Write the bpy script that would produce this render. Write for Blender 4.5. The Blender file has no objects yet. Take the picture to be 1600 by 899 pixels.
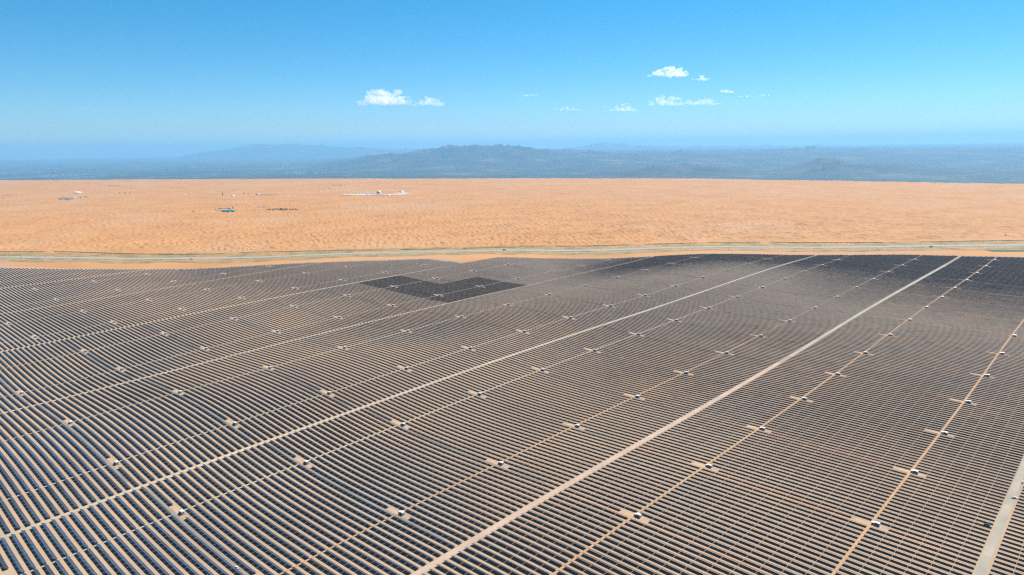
import bpy, math, random
import numpy as np
from mathutils import Matrix, Vector

random.seed(7); RNG = np.random.RandomState(11)
scene = bpy.context.scene
C = scene.collection

# ------------------------------------------------------------------ camera
HCAM, FPX, YH = 380.0, 1067.0, 228.0
YAW, ROLL = -0.7487827, -0.01315496
PITCH = math.atan((449.5 - YH) / FPX)
cam_d = bpy.data.cameras.new("camera"); cam = bpy.data.objects.new("camera", cam_d); C.objects.link(cam)
cam_d.sensor_width = 36.0; cam_d.lens = FPX / 1600 * 36; cam_d.clip_start = 1.0; cam_d.clip_end = 400000.0
cam.matrix_world = (Matrix.Translation((0, 0, HCAM)) @ Matrix.Rotation(-YAW, 4, 'Z')
                    @ Matrix.Rotation(math.pi / 2 - PITCH, 4, 'X') @ Matrix.Rotation(ROLL, 4, 'Z'))
scene.camera = cam

# ------------------------------------------------------------------ sky, sun, exposure
SUN_EL, SUN_AZ = math.radians(54), math.radians(2)      # azimuth measured from +Y (south in this scene) towards +X
world = bpy.data.worlds.new("World"); scene.world = world; world.use_nodes = True
wn = world.node_tree.nodes; wl = world.node_tree.links
bg = wn["Background"]; bg.inputs["Strength"].default_value = 0.038
sky = wn.new("ShaderNodeTexSky"); sky.sky_type = 'NISHITA'; sky.sun_disc = False
sky.sun_elevation = SUN_EL; sky.sun_rotation = SUN_AZ
sky.altitude = 1200; sky.air_density = 1.0; sky.dust_density = 0.0; sky.ozone_density = 2.0
hs = wn.new("ShaderNodeHueSaturation"); hs.inputs["Saturation"].default_value = 1.35; hs.inputs["Hue"].default_value = 0.49
wl.new(sky.outputs[0], hs.inputs["Color"]); tint = wn.new("ShaderNodeMix"); tint.data_type = 'RGBA'; tint.blend_type = 'MULTIPLY'; tint.inputs[0].default_value = 1.0
tc_ = wn.new("ShaderNodeTexCoord"); sx_ = wn.new("ShaderNodeSeparateXYZ"); wl.new(tc_.outputs["Generated"], sx_.inputs[0])
rp_ = wn.new("ShaderNodeValToRGB"); wl.new(sx_.outputs["Z"], rp_.inputs[0]); e_ = rp_.color_ramp.elements
e_[0].position = 0.0; e_[0].color = (0.53, 0.71, 1.0, 1); e_[1].position = 0.22; e_[1].color = (0.37, 0.89, 1.0, 1)
gain = wn.new("ShaderNodeVectorMath"); gain.operation = 'SCALE'; gain.inputs["Scale"].default_value = 1.56
wl.new(rp_.outputs[0], gain.inputs[0]); wl.new(gain.outputs[0], tint.inputs[7])
wl.new(hs.outputs[0], tint.inputs[6]); wl.new(tint.outputs[2], bg.inputs["Color"])
sun_d = bpy.data.lights.new("sun", 'SUN'); sun = bpy.data.objects.new("sun", sun_d); C.objects.link(sun)
sun_d.energy = 5.0; sun_d.angle = math.radians(0.53); sun_d.color = (1.0, 0.955, 0.89)
sd = Vector((math.sin(SUN_AZ) * math.cos(SUN_EL), math.cos(SUN_AZ) * math.cos(SUN_EL), math.sin(SUN_EL)))
sun.rotation_euler = sd.to_track_quat('Z', 'Y').to_euler()
scene.view_settings.view_transform = 'Standard'; scene.view_settings.look = 'None'
scene.view_settings.exposure = 1.10; scene.view_settings.gamma = 1.0
scene.render.engine = 'CYCLES'
scene.cycles.use_denoising = False; scene.cycles.use_adaptive_sampling = False
scene.cycles.max_bounces = 6; scene.cycles.diffuse_bounces = 3; scene.cycles.glossy_bounces = 2
scene.cycles.volume_bounces = 2; scene.cycles.transparent_max_bounces = 16
scene.cycles.pixel_filter_type = 'BLACKMAN_HARRIS'; scene.cycles.filter_width = 1.3

# ------------------------------------------------------------------ helpers
def project(X, Y, Z):
    c, s = math.cos(YAW), math.sin(YAW); cp, sp = math.cos(PITCH), math.sin(PITCH)
    r = X * c - Y * s; d = X * s + Y * c; z = Z - HCAM
    zc = d * cp - sp * z; up = d * sp + cp * z
    zc = np.where(zc < 1, 1, zc)
    u = FPX * r / zc; v = -FPX * up / zc
    cr, sr = math.cos(ROLL), math.sin(ROLL)
    return 800 + u * cr - v * sr, 449.5 + u * sr + v * cr, zc

def ground_at(x, y, zg=0.0):
    """The point of the level ZG seen at a picture position (1600 px wide)."""
    x -= 800; y -= 449.5; cr, sr = math.cos(ROLL), math.sin(ROLL)
    u = x * cr + y * sr; v = -x * sr + y * cr; cp, sp = math.cos(PITCH), math.sin(PITCH)
    fw = FPX * cp - v * sp; z = -FPX * sp - v * cp; t = -(HCAM - zg) / z
    r, d = u * t, fw * t; c, s = math.cos(YAW), math.sin(YAW)
    return r * c + d * s, -r * s + d * c

TAB = np.random.RandomState(3).rand(256, 256)
def vnoise(x, y, seed=0):
    x = np.asarray(x, float) + seed * 17.31; y = np.asarray(y, float) + seed * 9.77
    xi = np.floor(x).astype(int); yi = np.floor(y).astype(int); fx = x - xi; fy = y - yi
    fx = fx * fx * fx * (fx * (fx * 6 - 15) + 10); fy = fy * fy * fy * (fy * (fy * 6 - 15) + 10)
    a = TAB[xi & 255, yi & 255]; b = TAB[(xi + 1) & 255, yi & 255]
    c = TAB[xi & 255, (yi + 1) & 255]; d = TAB[(xi + 1) & 255, (yi + 1) & 255]
    return (a * (1 - fx) + b * fx) * (1 - fy) + (c * (1 - fx) + d * fx) * fy
def fbm(x, y, seed=0, octv=4):
    t = 0; a = 0.5
    for i in range(octv):
        t = t + a * (vnoise(x, y, seed + i * 3) - 0.5); x = x * 2.03 + 5.1; y = y * 2.03 - 3.3; a *= 0.5
    return t
def smooth(t): t = np.clip(t, 0, 1); return t * t * (3 - 2 * t)

def tag(o, label=None, cat=None, group=None, kind=None):
    if label: o['label'] = label
    if cat: o['category'] = cat
    if group: o['group'] = group
    if kind: o['kind'] = kind
    return o
def mesh_np(name, V, F, mats=(), midx=None, shade=False):
    V = np.asarray(V, np.float32); F = np.asarray(F, np.int32); me = bpy.data.meshes.new(name)
    me.vertices.add(len(V)); me.vertices.foreach_set("co", V.ravel())
    k = F.shape[1]; me.loops.add(F.size); me.loops.foreach_set("vertex_index", F.ravel())
    me.polygons.add(len(F)); me.polygons.foreach_set("loop_start", np.arange(0, F.size, k, dtype=np.int32))
    me.polygons.foreach_set("loop_total", np.full(len(F), k, np.int32))
    if midx is not None: me.polygons.foreach_set("material_index", np.asarray(midx, np.int32))
    me.polygons.foreach_set("use_smooth", np.full(len(F), bool(shade)))
    for m in mats: me.materials.append(m)
    me.update(calc_edges=True); me.validate()
    return me
def link(name, me, parent=None, loc=(0, 0, 0), rz=0):
    o = bpy.data.objects.new(name, me); C.objects.link(o); o.location = loc; o.rotation_euler = (0, 0, rz)
    if parent: o.parent = parent
    return o
def empty(name, loc, rz=0):
    o = bpy.data.objects.new(name, None); C.objects.link(o); o.location = loc; o.rotation_euler = (0, 0, rz); o.empty_display_size = 1
    return o

class MB:
    """collects boxes, cylinders, lathes into one mesh"""
    def __init__(s): s.v = []; s.f = []; s.m = []
    def poly(s, pts, faces, m=0):
        b = len(s.v); s.v += [tuple(p) for p in pts]
        for f in faces: s.f.append([b + i for i in f]); s.m.append(m)
        return s
    def box(s, x0, x1, y0, y1, z0, z1, m=0, taper=0.0):
        t = taper
        return s.poly([(x0, y0, z0), (x1, y0, z0), (x1, y1, z0), (x0, y1, z0), (x0 + t, y0 + t, z1), (x1 - t, y0 + t, z1), (x1 - t, y1 - t, z1), (x0 + t, y1 - t, z1)],
                      [(0, 3, 2, 1), (4, 5, 6, 7), (0, 1, 5, 4), (1, 2, 6, 5), (2, 3, 7, 6), (3, 0, 4, 7)], m)
    def lathe(s, prof, n=24, c=(0, 0), m=0, sx=1, sy=1):
        pts = [];
        for r, z in prof:
            for i in range(n):
                a = 2 * math.pi * i / n; pts.append((c[0] + sx * r * math.cos(a), c[1] + sy * r * math.sin(a), z))
        fs = [(j * n + i, j * n + (i + 1) % n, (j + 1) * n + (i + 1) % n, (j + 1) * n + i) for j in range(len(prof) - 1) for i in range(n)]
        fs.append(tuple(range(n))[::-1]); fs.append(tuple((len(prof) - 1) * n + i for i in range(n)))
        return s.poly(pts, fs, m)
    def wheel(s, x, y, r, w, m=0, n=14):
        pts = []
        for yy in (y - w / 2, y + w / 2):
            for i in range(n):
                a = 2 * math.pi * i / n; pts.append((x + r * math.cos(a), yy, r + r * math.sin(a)))
        fs = [(i, (i + 1) % n, n + (i + 1) % n, n + i) for i in range(n)] + [tuple(range(n))[::-1], tuple(range(n, 2 * n))]
        return s.poly(pts, fs, m)
    def mesh(s, name, mats, smooth=False):
        me = bpy.data.meshes.new(name); me.from_pydata(s.v, [], s.f)
        for m in mats: me.materials.append(m)
        me.polygons.foreach_set("material_index", s.m)
        me.polygons.foreach_set("use_smooth", [bool(smooth)] * len(s.f))
        me.update(); return me

# ------------------------------------------------------------------ materials
KR = 0.60
def mat(name, col, rough=0.8, metal=0.0, spec=0.5):
    col = [c * KR for c in col]
    m = bpy.data.materials.new(name); m.use_nodes = True; b = m.node_tree.nodes["Principled BSDF"]
    b.inputs["Base Color"].default_value = (*col, 1); b.inputs["Roughness"].default_value = rough
    b.inputs["Metallic"].default_value = metal; b.inputs["Specular IOR Level"].default_value = spec
    return m
def noisy(name, cols, scale=0.02, detail=6, rough=0.9, spec=0.2, layers=(), stretch=(1, 1, 1), warp=0, obj=False):
    """base colour from a ramp over noise in world metres; LAYERS: (scale, detail, lo, hi, colour, amount, stretch) blotches on top"""
    m = mat(name, cols[0][1], rough, 0, spec); nt = m.node_tree; N = nt.nodes; L = nt.links; b = N["Principled BSDF"]
    if obj: src = N.new("ShaderNodeTexCoord").outputs["Object"]
    else: src = N.new("ShaderNodeNewGeometry").outputs["Position"]
    def coords(st):
        mp = N.new("ShaderNodeMapping"); mp.inputs["Scale"].default_value = st; L.new(src, mp.inputs["Vector"]); return mp.outputs[0]
    def noise(sc, de, st, seed=0):
        n = N.new("ShaderNodeTexNoise"); n.inputs["Scale"].default_value = sc; n.inputs["Detail"].default_value = de
        n.inputs["Roughness"].default_value = 0.6
        L.new(coords(st), n.inputs["Vector"]); return n.outputs["Fac"]
    r = N.new("ShaderNodeValToRGB"); el = r.color_ramp.elements
    while len(el) < len(cols): el.new(0.5)
    for e, (p, c) in zip(el, cols): e.position = p; e.color = (*[v * KR for v in c], 1)
    L.new(noise(scale, detail, stretch), r.inputs[0]); out = r.outputs[0]
    for (sc, de, lo, hi, col, amt, st) in layers:
        mr = N.new("ShaderNodeMapRange"); mr.inputs["From Min"].default_value = lo; mr.inputs["From Max"].default_value = hi
        mr.inputs["To Max"].default_value = amt; L.new(noise(sc, de, st), mr.inputs["Value"])
        mx = N.new("ShaderNodeMix"); mx.data_type = 'RGBA'; L.new(mr.outputs[0], mx.inputs["Factor"]); L.new(out, mx.inputs[6])
        mx.inputs[7].default_value = (*[v * KR for v in col], 1); out = mx.outputs[2]
    L.new(out, b.inputs["Base Color"]); return m

SAND = noisy("field_sand", [(0.32, (0.39, 0.275, 0.18)), (0.5, (0.46, 0.325, 0.215)), (0.68, (0.53, 0.36, 0.22))], 0.006, 8,
             layers=[(0.004, 4, 0.55, 0.72, (0.40, 0.34, 0.265), 0.7, (1, 1, 1)), (0.003, 5, 0.56, 0.7, (0.56, 0.34, 0.17), 0.6, (1.4, 0.6, 1)),
                     (0.6, 3, 0.66, 0.72, (0.20, 0.15, 0.10), 0.7, (1, 1, 1)), (0.09, 4, 0.6, 0.75, (0.34, 0.25, 0.16), 0.45, (1, 1, 1))])
DUNE = noisy("dune_sand", [(0.3, (0.48, 0.222, 0.067)), (0.5, (0.54, 0.256, 0.08)), (0.7, (0.585, 0.288, 0.10))], 0.004, 8,
             layers=[(0.0012, 4, 0.5, 0.7, (0.52, 0.34, 0.20), 0.5, (1, 1, 1))])
def soil_zone(m, col, y0, y1):
    nt = m.node_tree; N = nt.nodes; L = nt.links; b = N["Principled BSDF"]; src = b.inputs["Base Color"].links[0].from_socket
    g = N.new("ShaderNodeNewGeometry"); sx = N.new("ShaderNodeSeparateXYZ"); L.new(g.outputs["Position"], sx.inputs[0])
    n = N.new("ShaderNodeTexNoise"); n.inputs["Scale"].default_value = 0.004; n.inputs["Detail"].default_value = 5; L.new(g.outputs["Position"], n.inputs["Vector"])
    a = N.new("ShaderNodeMath"); a.operation = 'MULTIPLY_ADD'; L.new(n.outputs[0], a.inputs[0]); a.inputs[1].default_value = 900; L.new(sx.outputs["Y"], a.inputs[2])
    mr = N.new("ShaderNodeMapRange"); mr.inputs["From Min"].default_value = y0 + 450; mr.inputs["From Max"].default_value = y1 + 450; L.new(a.outputs[0], mr.inputs["Value"])
    mr.inputs["To Max"].default_value = 0.8
    mx = N.new("ShaderNodeMix"); mx.data_type = 'RGBA'; L.new(mr.outputs[0], mx.inputs["Factor"]); L.new(src, mx.inputs[6]); mx.inputs[7].default_value = (*[v * KR for v in col], 1)
    L.new(mx.outputs[2], b.inputs["Base Color"])
soil_zone(SAND, (0.285, 0.23, 0.19), 450, 1400)
TRK_O = noisy("orange_track_dirt", [(0.35, (0.46, 0.26, 0.12)), (0.65, (0.52, 0.32, 0.165))], 0.05, 6)
TRK_W = noisy("pale_gravel", [(0.35, (0.36, 0.33, 0.24)), (0.5, (0.48, 0.42, 0.31)), (0.65, (0.60, 0.49, 0.35))], 0.004, 6)
TRK_P = noisy("pinkish_gravel", [(0.35, (0.45, 0.33, 0.245)), (0.65, (0.55, 0.41, 0.31))], 0.03, 6)
TRK_G = noisy("grey_gravel", [(0.35, (0.33, 0.30, 0.24)), (0.65, (0.43, 0.38, 0.30))], 0.03, 6,
              layers=[(0.2, 4, 0.55, 0.7, (0.33, 0.29, 0.22), 0.5, (1, 1, 1))])
TRK_V = noisy("greenish_gravel", [(0.35, (0.34, 0.33, 0.24)), (0.65, (0.42, 0.39, 0.29))], 0.02, 6)
PATH_G = noisy("dull_service_path", [(0.35, (0.22, 0.205, 0.18)), (0.65, (0.34, 0.29, 0.24))], 0.02, 6)
PATH_R = noisy("reddish_service_path", [(0.35, (0.50, 0.30, 0.18)), (0.65, (0.56, 0.36, 0.23))], 0.02, 6)

def glass_mat(name, col, rough, lines=True, var=0.35):
    m = mat(name, col, rough, 0, 0.22); nt = m.node_tree; N = nt.nodes; L = nt.links; b = N["Principled BSDF"]
    b.inputs["IOR"].default_value = 1.45
    geo = N.new("ShaderNodeNewGeometry"); n = N.new("ShaderNodeTexNoise"); n.inputs["Scale"].default_value = 0.02; n.inputs["Detail"].default_value = 8
    n.inputs["Roughness"].default_value = 0.7
    L.new(geo.outputs["Position"], n.inputs["Vector"])
    r = N.new("ShaderNodeValToRGB"); e = r.color_ramp.elements; e[0].position = 0.35; e[1].position = 0.65
    e[0].color = (*[c * (1 - var) for c in col], 1); e[1].color = (*[c * (1 + var) for c in col], 1); L.new(n.outputs[0], r.inputs[0]); out = r.outputs[0]
    if lines:
        tc = N.new("ShaderNodeTexCoord"); br = N.new("ShaderNodeTexBrick"); L.new(tc.outputs["Object"], br.inputs["Vector"])
        br.offset = 0; br.inputs["Scale"].default_value = 1.0; br.inputs["Brick Width"].default_value = 1.13; br.inputs["Row Height"].default_value = 2.02
        br.inputs["Mortar Size"].default_value = 0.022; br.inputs["Mortar Smooth"].default_value = 0
        mx = N.new("ShaderNodeMix"); mx.data_type = 'RGBA'; L.new(br.outputs["Fac"], mx.inputs["Factor"]); L.new(out, mx.inputs[6])
        mx.inputs[7].default_value = (0.30, 0.31, 0.33, 1); out = mx.outputs[2]
    L.new(out, b.inputs["Base Color"]); return m
PV = glass_mat("panel_glass", (0.018, 0.030, 0.058), 0.30)
PV_DARK = glass_mat("dark_panel_glass", (0.006, 0.008, 0.016), 0.30, lines=False)
BACK = noisy("panel_backsheet", [(0.36, (0.52, 0.46, 0.42)), (0.5, (0.70, 0.61, 0.55)), (0.64, (0.92, 0.80, 0.72))], 0.03, 6, 0.7, stretch=(0.12, 1, 1))
BACKD = mat("dark_panel_backsheet", (0.07, 0.055, 0.05), 0.6)
STEEL = mat("galvanised_steel", (0.12, 0.12, 0.125), 0.8, 0.0, 0.2)
WHITE = mat("white_painted_steel", (0.80, 0.80, 0.78), 0.45)
ROOF = mat("white_roof_sheet", (0.84, 0.84, 0.82), 0.5)
DARK = mat("dark_louvre", (0.03, 0.045, 0.06), 0.5)
GREYM = mat("grey_transformer_paint", (0.30, 0.33, 0.34), 0.5)
CONC = noisy("concrete", [(0.3, (0.32, 0.30, 0.27)), (0.7, (0.42, 0.39, 0.35))], 0.8, 4, obj=True)
TYRE = mat("tyre_rubber", (0.02, 0.02, 0.02), 0.9)
CARGL = mat("car_glass", (0.01, 0.012, 0.015), 0.08)
LEAF = noisy("leaf_green", [(0.3, (0.055, 0.07, 0.025)), (0.7, (0.10, 0.115, 0.05))], 0.1, 4)
BARK = mat("bark", (0.12, 0.08, 0.05), 0.9)
WATER = mat("pool_water", (0.02, 0.13, 0.12), 0.5, 0, 0.15)
TENT = mat("white_tent_fabric", (0.86, 0.86, 0.84), 0.7)

# ------------------------------------------------------------------ field survey: tracks, cabins, levels
PITCH_Y = 8.9511; PST = 17 * PITCH_Y
COL = {  # track x, first cabin y, levels of the ground at each cabin of the line
 'G': (-160.7, 695.7, [6.3, 4.2, 2.1, 0.5, 1.5, 3.3, 3.0, 1.0]),
 'F': (-344.8, 548.8, [7.0, 5.0, 2.4, 0.3, 0.1, 0.3, 1.4, 2.4, 1.6, -0.3, -2.3, -4.4, -6.4, -7.2, -7.1]),
 'E': (-542.0, 402.1, [-0.8, -0.4, -0.7, -1.1, -2.4, -3.0, -2.9, -1.7, -1.0, -0.9, -1.2, -2.1, -3.1, -4.8, -5.7]),
 'D': (-733.0, 249.5, [-8.7, -6.4, -3.8, -2.7, -1.8, -2.0, -3.2, -4.2, -4.0, -3.4, -3.5, -4.0, -4.3, -5.0, -7.0, -9.2]),
 'C': (-900.7, 241.2, [2.7, 4.4, 6.1, 8.1, 9.4, 9.6, 8.8, 7.8, 6.9, 6.9, 7.5, 7.4, 7.1]),
 'B': (-1086.5, 237.0, [2.8, 4.7, 6.9, 7.7, 8.7, 9.2, 9.4, 8.1, 7.0, 6.7, 6.7]),
 'A': (-1323.2, 232.2, [-10.5, -7.3, -4.0, -0.9, 0.0, 0.2, 0.5, -0.2, -2.0, -4.0, -6.7, -9.0]),
 'Z': (-1499.1, 371.9, [-4.6, -1.8, 1.3, 2.9, 3.9, 4.3, 3.5, 3.2, 3.6]),
 'Y': (-1692.5, 334.9, [-4.0, -2.4, 0.2, 2.0, 2.8, 3.2, 3.0, 3.0]),
 'X': (-1877.7, 326.4, [-4.2, -2.7, -0.4, 1.3, 2.5, 3.3, 3.4]),
 'W': (-2109.1, 480.7, [-7.7, -6.7, -5.8]),
 'V': (-2317.9, 476.4, [-7.1, -7.2, -7.1, -7.0])}
ROADS = {'R1': (-66, 6.8, TRK_G, -300, 2900), 'R2': (-440, 7.4, TRK_P, -300, 2536), 'R3': (-819, 4.8, TRK_W, -400, 2400),
         'R4': (-1228, 4.4, TRK_W, -400, 2020), 'R5': (-1623, 4.0, TRK_W, -300, 1520), 'R6': (-2016, 3.6, TRK_W, -300, 1210), 'R7': (-2403, 3.4, TRK_W, -300, 800)}
_sp, _sz = [], []
for k, (x, y, zs) in COL.items():
    for j, z in enumerate(zs): _sp.append((x, y + j * PST)); _sz.append(z)
_sp += [(-809, 110), (-560, 250), (-60, 720), (-340, 400)]; _sz += [-9.5, -4, 7, 7]
_sp = np.array(_sp); _sz = np.array(_sz) + 2.0
_D = ((_sp[:, None] - _sp[None]) ** 2).sum(2); KL = 230.0
_w = np.linalg.solve(np.exp(-_D / (2 * KL * KL)) + 0.12 * np.eye(len(_sp)), _sz)
def h_field(x, y):
    x = np.asarray(x, float); y = np.asarray(y, float); sh = x.shape; x = x.ravel(); y = y.ravel(); z = np.full(len(x), -2.0)
    for i in range(0, len(x), 60000):
        a = x[i:i + 60000, None] - _sp[None, :, 0]; b = y[i:i + 60000, None] - _sp[None, :, 1]
        z[i:i + 60000] += np.exp(-(a * a + b * b) / (2 * KL * KL)) @ _w
    return z.reshape(sh)

HWX = [-9000, -5200, -3117, -2681, -2339, -2042, -1711, -1374, -1022, -312, 900, 4000]
HWY = [-5200, -1300, 549, 846, 1160, 1507, 1844, 2187, 2512, 3111, 4000, 6200]
DNX = [-9000, -5300, -3281, -3070, -2808, -2593, -2459, -1926, -1605, -1074, -688, -329, 900, 4000]
DNY = [-5000, -1200, 581, 745, 888, 1037, 1221, 1718, 2095, 2637, 2910, 3252, 4150, 6350]
DFX = [-30000, -15000, -11781, -8523, -5577, -4125, -3621, -1718, -795, 900, 12000]
DFY = [-9000, 300, 2220, 4321, 6027, 6729, 6932, 7156, 7338, 7700, 9000]
ylast = lambda x: np.interp(x, [-2823, -2615, -2295, -2160, -2023, -1858, -1790, -1626, -1620, -1428, -1246, -941, -782, -613, -275, 200],
                            [492, 627, 914, 1068, 1226, 1422, 1493, 1503, 1669, 1865, 2025, 2318, 2479, 2611, 2789, 2990])
def dune_h(x, y):
    """slip-faced dune field: warped ridges, gentle side to the south wind, steep face towards the north"""
    t = (np.interp(x, DNX, DNY) - y) * -0.73
    amp = smooth(t / 90.0)
    wx = 50 * fbm(x / 180, y / 180, 1, 3) + 26 * fbm(x / 30, y / 30, 4, 2); wy = 150 * fbm(x / 190, y / 190, 7, 3) + 62 * fbm(x / 30, y / 40, 9, 3)
    u = (y + 0.75 * x + wy) / 36.0
    ph = u - np.floor(u)
    saw = np.where(ph < 0.17, ph / 0.17, 1 - (ph - 0.17) / 0.83)
    saw = saw * saw * (3 - 2 * saw)
    loc = 0.10 + 1.7 * np.clip(0.5 + 2.4 * fbm((x + wx) / 30, y / 34, 14, 3), 0, 1)
    z = 3.3 * saw * loc + 9.0 * fbm(x / 700, y / 700, 21, 3) + 1.6 * fbm(x / 15, y / 15, 23, 2)
    return amp * z
def height(x, y, dunes=True):
    z = h_field(x, y)
    z = z + 0.9 * fbm(np.asarray(x) / 46, np.asarray(y) / 46, 31, 3) * smooth((np.interp(x, HWX, HWY) - 150 - y) / -120.0)
    if dunes:
        z = z + dune_h(x, y)
        z = z - 110 * smooth((y - np.interp(x, DFX, DFY) - 30) / 420.0)
    return z

# ------------------------------------------------------------------ ground sheets
HEAD = math.atan2(math.cos(YAW), math.sin(YAW))       # heading as a math angle
def polar(name, radii, angs, hfun, m, keep=None, closed=False, smooth_=True, inner=None):
    A, R = np.meshgrid(angs, radii); X = R * np.cos(A); Y = R * np.sin(A); Z = hfun(X, Y)
    n, k = X.shape; V = np.stack([X.ravel(), Y.ravel(), Z.ravel()], 1)
    i, j = np.meshgrid(np.arange(n - 1), np.arange(k if closed else k - 1), indexing='ij'); j2 = (j + 1) % k
    F = np.stack([i * k + j, (i + 1) * k + j, (i + 1) * k + j2, i * k + j2], -1).reshape(-1, 4)
    if keep is not None:
        xc = V[F, 0].mean(1); yc = V[F, 1].mean(1); F = F[keep(xc, yc)]
        us = np.unique(F); mp = np.zeros(len(V), int); mp[us] = np.arange(len(us)); V = V[us]; F = mp[F]
    mi = None if inner is None else (V[F, 1].mean(1) < ylast(V[F, 0].mean(1)) + 25).astype(int) * (V[F, 0].mean(1) < 600)
    return link(name, mesh_np(name, V, F, [m] if inner is None else [m, inner], mi, shade=smooth_))
DEG = math.pi / 180
dense = HEAD + np.arange(-42, 42.01, 0.085) * DEG
coarse = HEAD + np.arange(42, 318.1, 2.0) * DEG
allang = np.concatenate([HEAD + np.arange(-43, 43, 0.5) * DEG, HEAD + np.arange(43, 317, 2.0) * DEG])
RS = 2180.0
g1 = polar("ground", np.concatenate([[1.0, 60, 120, 180], np.arange(220, RS, 14), [RS]]), allang, height, SAND, closed=True); tag(g1, kind='structure')
rr = [RS]
while rr[-1] < 13500: rr.append(rr[-1] + max(4.6, (rr[-1] - 2600) * 0.0022 + 4.6))
g2 = polar("dunes", np.array(rr), dense, height, DUNE, keep=lambda x, y: y < np.interp(x, DFX, DFY) + 500, inner=SAND); tag(g2, kind='structure')
rc = [RS]
while rc[-1] < 13500: rc.append(rc[-1] * 1.03)
g3 = polar("desert_ground", np.array(rc), coarse, height, DUNE, keep=lambda x, y: y < np.interp(x, DFX, DFY) + 500, inner=SAND); tag(g3, kind='structure')

def drape(name, cx, cy, half_l, half_r, m, dz, step=12.0, rag=0.0, seed=0, cross=3):
    """a strip along the polyline, laid DZ over the ground"""
    P = np.stack([cx, cy], 1).astype(float); seg = np.hypot(*np.diff(P, axis=0).T); s = np.concatenate([[0], np.cumsum(seg)])
    q = np.arange(0, s[-1], step); X = np.interp(q, s, P[:, 0]); Y = np.interp(q, s, P[:, 1])
    ker = 9 if len(q) > 60 and len(cx) > 2 else 1
    if ker > 1:
        pad = np.ones(ker) / ker; X = np.convolve(np.pad(X, ker // 2, 'edge'), pad, 'valid'); Y = np.convolve(np.pad(Y, ker // 2, 'edge'), pad, 'valid')
    tx = np.gradient(X); ty = np.gradient(Y); L = np.hypot(tx, ty); nx, ny = -ty / L, tx / L
    hl = half_l + rag * fbm(q / 90, q * 0, seed, 5) * 2; hr = half_r + rag * fbm(q / 80, q * 0 + 5, seed + 3, 5) * 2
    rows = [];
    for t in np.linspace(-1, 1, cross):
        o = np.where(t < 0, t * hr, t * hl); rows.append((X + nx * o, Y + ny * o))
    Xs = np.stack([r[0] for r in rows], 1); Ys = np.stack([r[1] for r in rows], 1); Zs = height(Xs, Ys) + dz
    n, k = Xs.shape; i, j = np.meshgrid(np.arange(n - 1), np.arange(k - 1), indexing='ij')
    F = np.stack([i * k + j, i * k + j + 1, (i + 1) * k + j + 1, (i + 1) * k + j], -1).reshape(-1, 4)
    return mesh_np(name, np.stack([Xs.ravel(), Ys.ravel(), Zs.ravel()], 1), F[:, ::-1], [m], shade=True)

# service roads and tracks through the field
for k, (x, w, m, y0, y1) in ROADS.items():
    yy = np.arange(y0, y1, 30.0); n_ = {'R1': 'wide_grey_road', 'R2': 'wide_pink_road'}.get(k, 'pale_service_road')
    xs = np.full(len(yy), float(x))
    if k == 'R2':
        far = yy > 1170; tag(link(n_, drape(n_, xs[far], yy[far], w / 2, w / 2, TRK_V, 0.12, rag=0.7, seed=4)), kind='structure')
        yy = yy[~far]; yy = np.append(yy, yy[-1] + 15); xs = np.full(len(yy), float(x))
    tag(link(n_, drape(n_, xs, yy, w / 2, w / 2, m, 0.12, rag=0.7, seed=int(-x) % 50)), kind='structure')
TRACKW = {'G': 2.3, 'F': 2.1, 'E': 1.9, 'D': 1.7}
for k, (x, y, zs) in COL.items():
    w = TRACKW.get(k, 1.7); y1 = float(ylast(x)) - 40
    yy = np.arange(-260, y1, 30.0)
    tag(link("dirt_track", drape("dirt_track", np.full(len(yy), x), yy, w / 2, w / 2, TRK_O if w > 1.75 else TRK_W, 0.10, rag=0.3, seed=int(-x) % 60)), kind='structure')

# verge bands, highway
def off(dist, XS=HWX, YS=HWY): return list(XS), [y + dist for y in YS]
VERGE = noisy("dry_verge", [(0.35, (0.30, 0.195, 0.075)), (0.5, (0.38, 0.25, 0.095)), (0.65, (0.46, 0.27, 0.10))], 0.012, 8,
              layers=[(0.02, 6, 0.48, 0.6, (0.20, 0.165, 0.06), 0.7, (1, 1, 1)), (0.007, 5, 0.56, 0.62, (0.49, 0.27, 0.11), 0.85, (1, 1, 1)), (0.05, 4, 0.58, 0.66, (0.11, 0.12, 0.05), 0.7, (1, 1, 1))])
GRAV = noisy("road_gravel", [(0.4, (0.34, 0.31, 0.23)), (0.6, (0.40, 0.36, 0.26))], 0.02, 6)
ASPH = noisy("asphalt", [(0.4, (0.38, 0.37, 0.31)), (0.6, (0.43, 0.42, 0.35))], 0.1, 5)
LINE = mat("road_paint", (0.75, 0.75, 0.72), 0.6)
x_, y_ = off(0)
tag(link("verge", drape("verge", x_, y_, 112, 96, VERGE, 0.3, rag=30, seed=5, cross=31)), kind='structure')
tag(link("gravel_shoulder", drape("gravel_shoulder", x_, y_, 17, 17, GRAV, 0.55, rag=2, seed=6, cross=7)), kind='structure')
x2, y2 = off(-68)
tag(link("side_path", drape("side_path", x2, y2, 5, 5, GRAV, 0.5, rag=5, seed=9, cross=3)), kind='structure')
for s_, nm in ((-9, "highway"), (9, "highway")):
    xo, yo = off(s_ / 0.73)
    tag(link(nm, drape(nm, xo, yo, 6.0, 6.0, ASPH, 0.7, cross=3)), kind='structure')
    for e in (-5.2, 5.2):
        xo, yo = off((s_ + e) / 0.73)
        tag(link("road_marking", drape("road_marking", xo, yo, 0.12, 0.12, LINE, 0.75, cross=3)), kind='structure')

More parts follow.
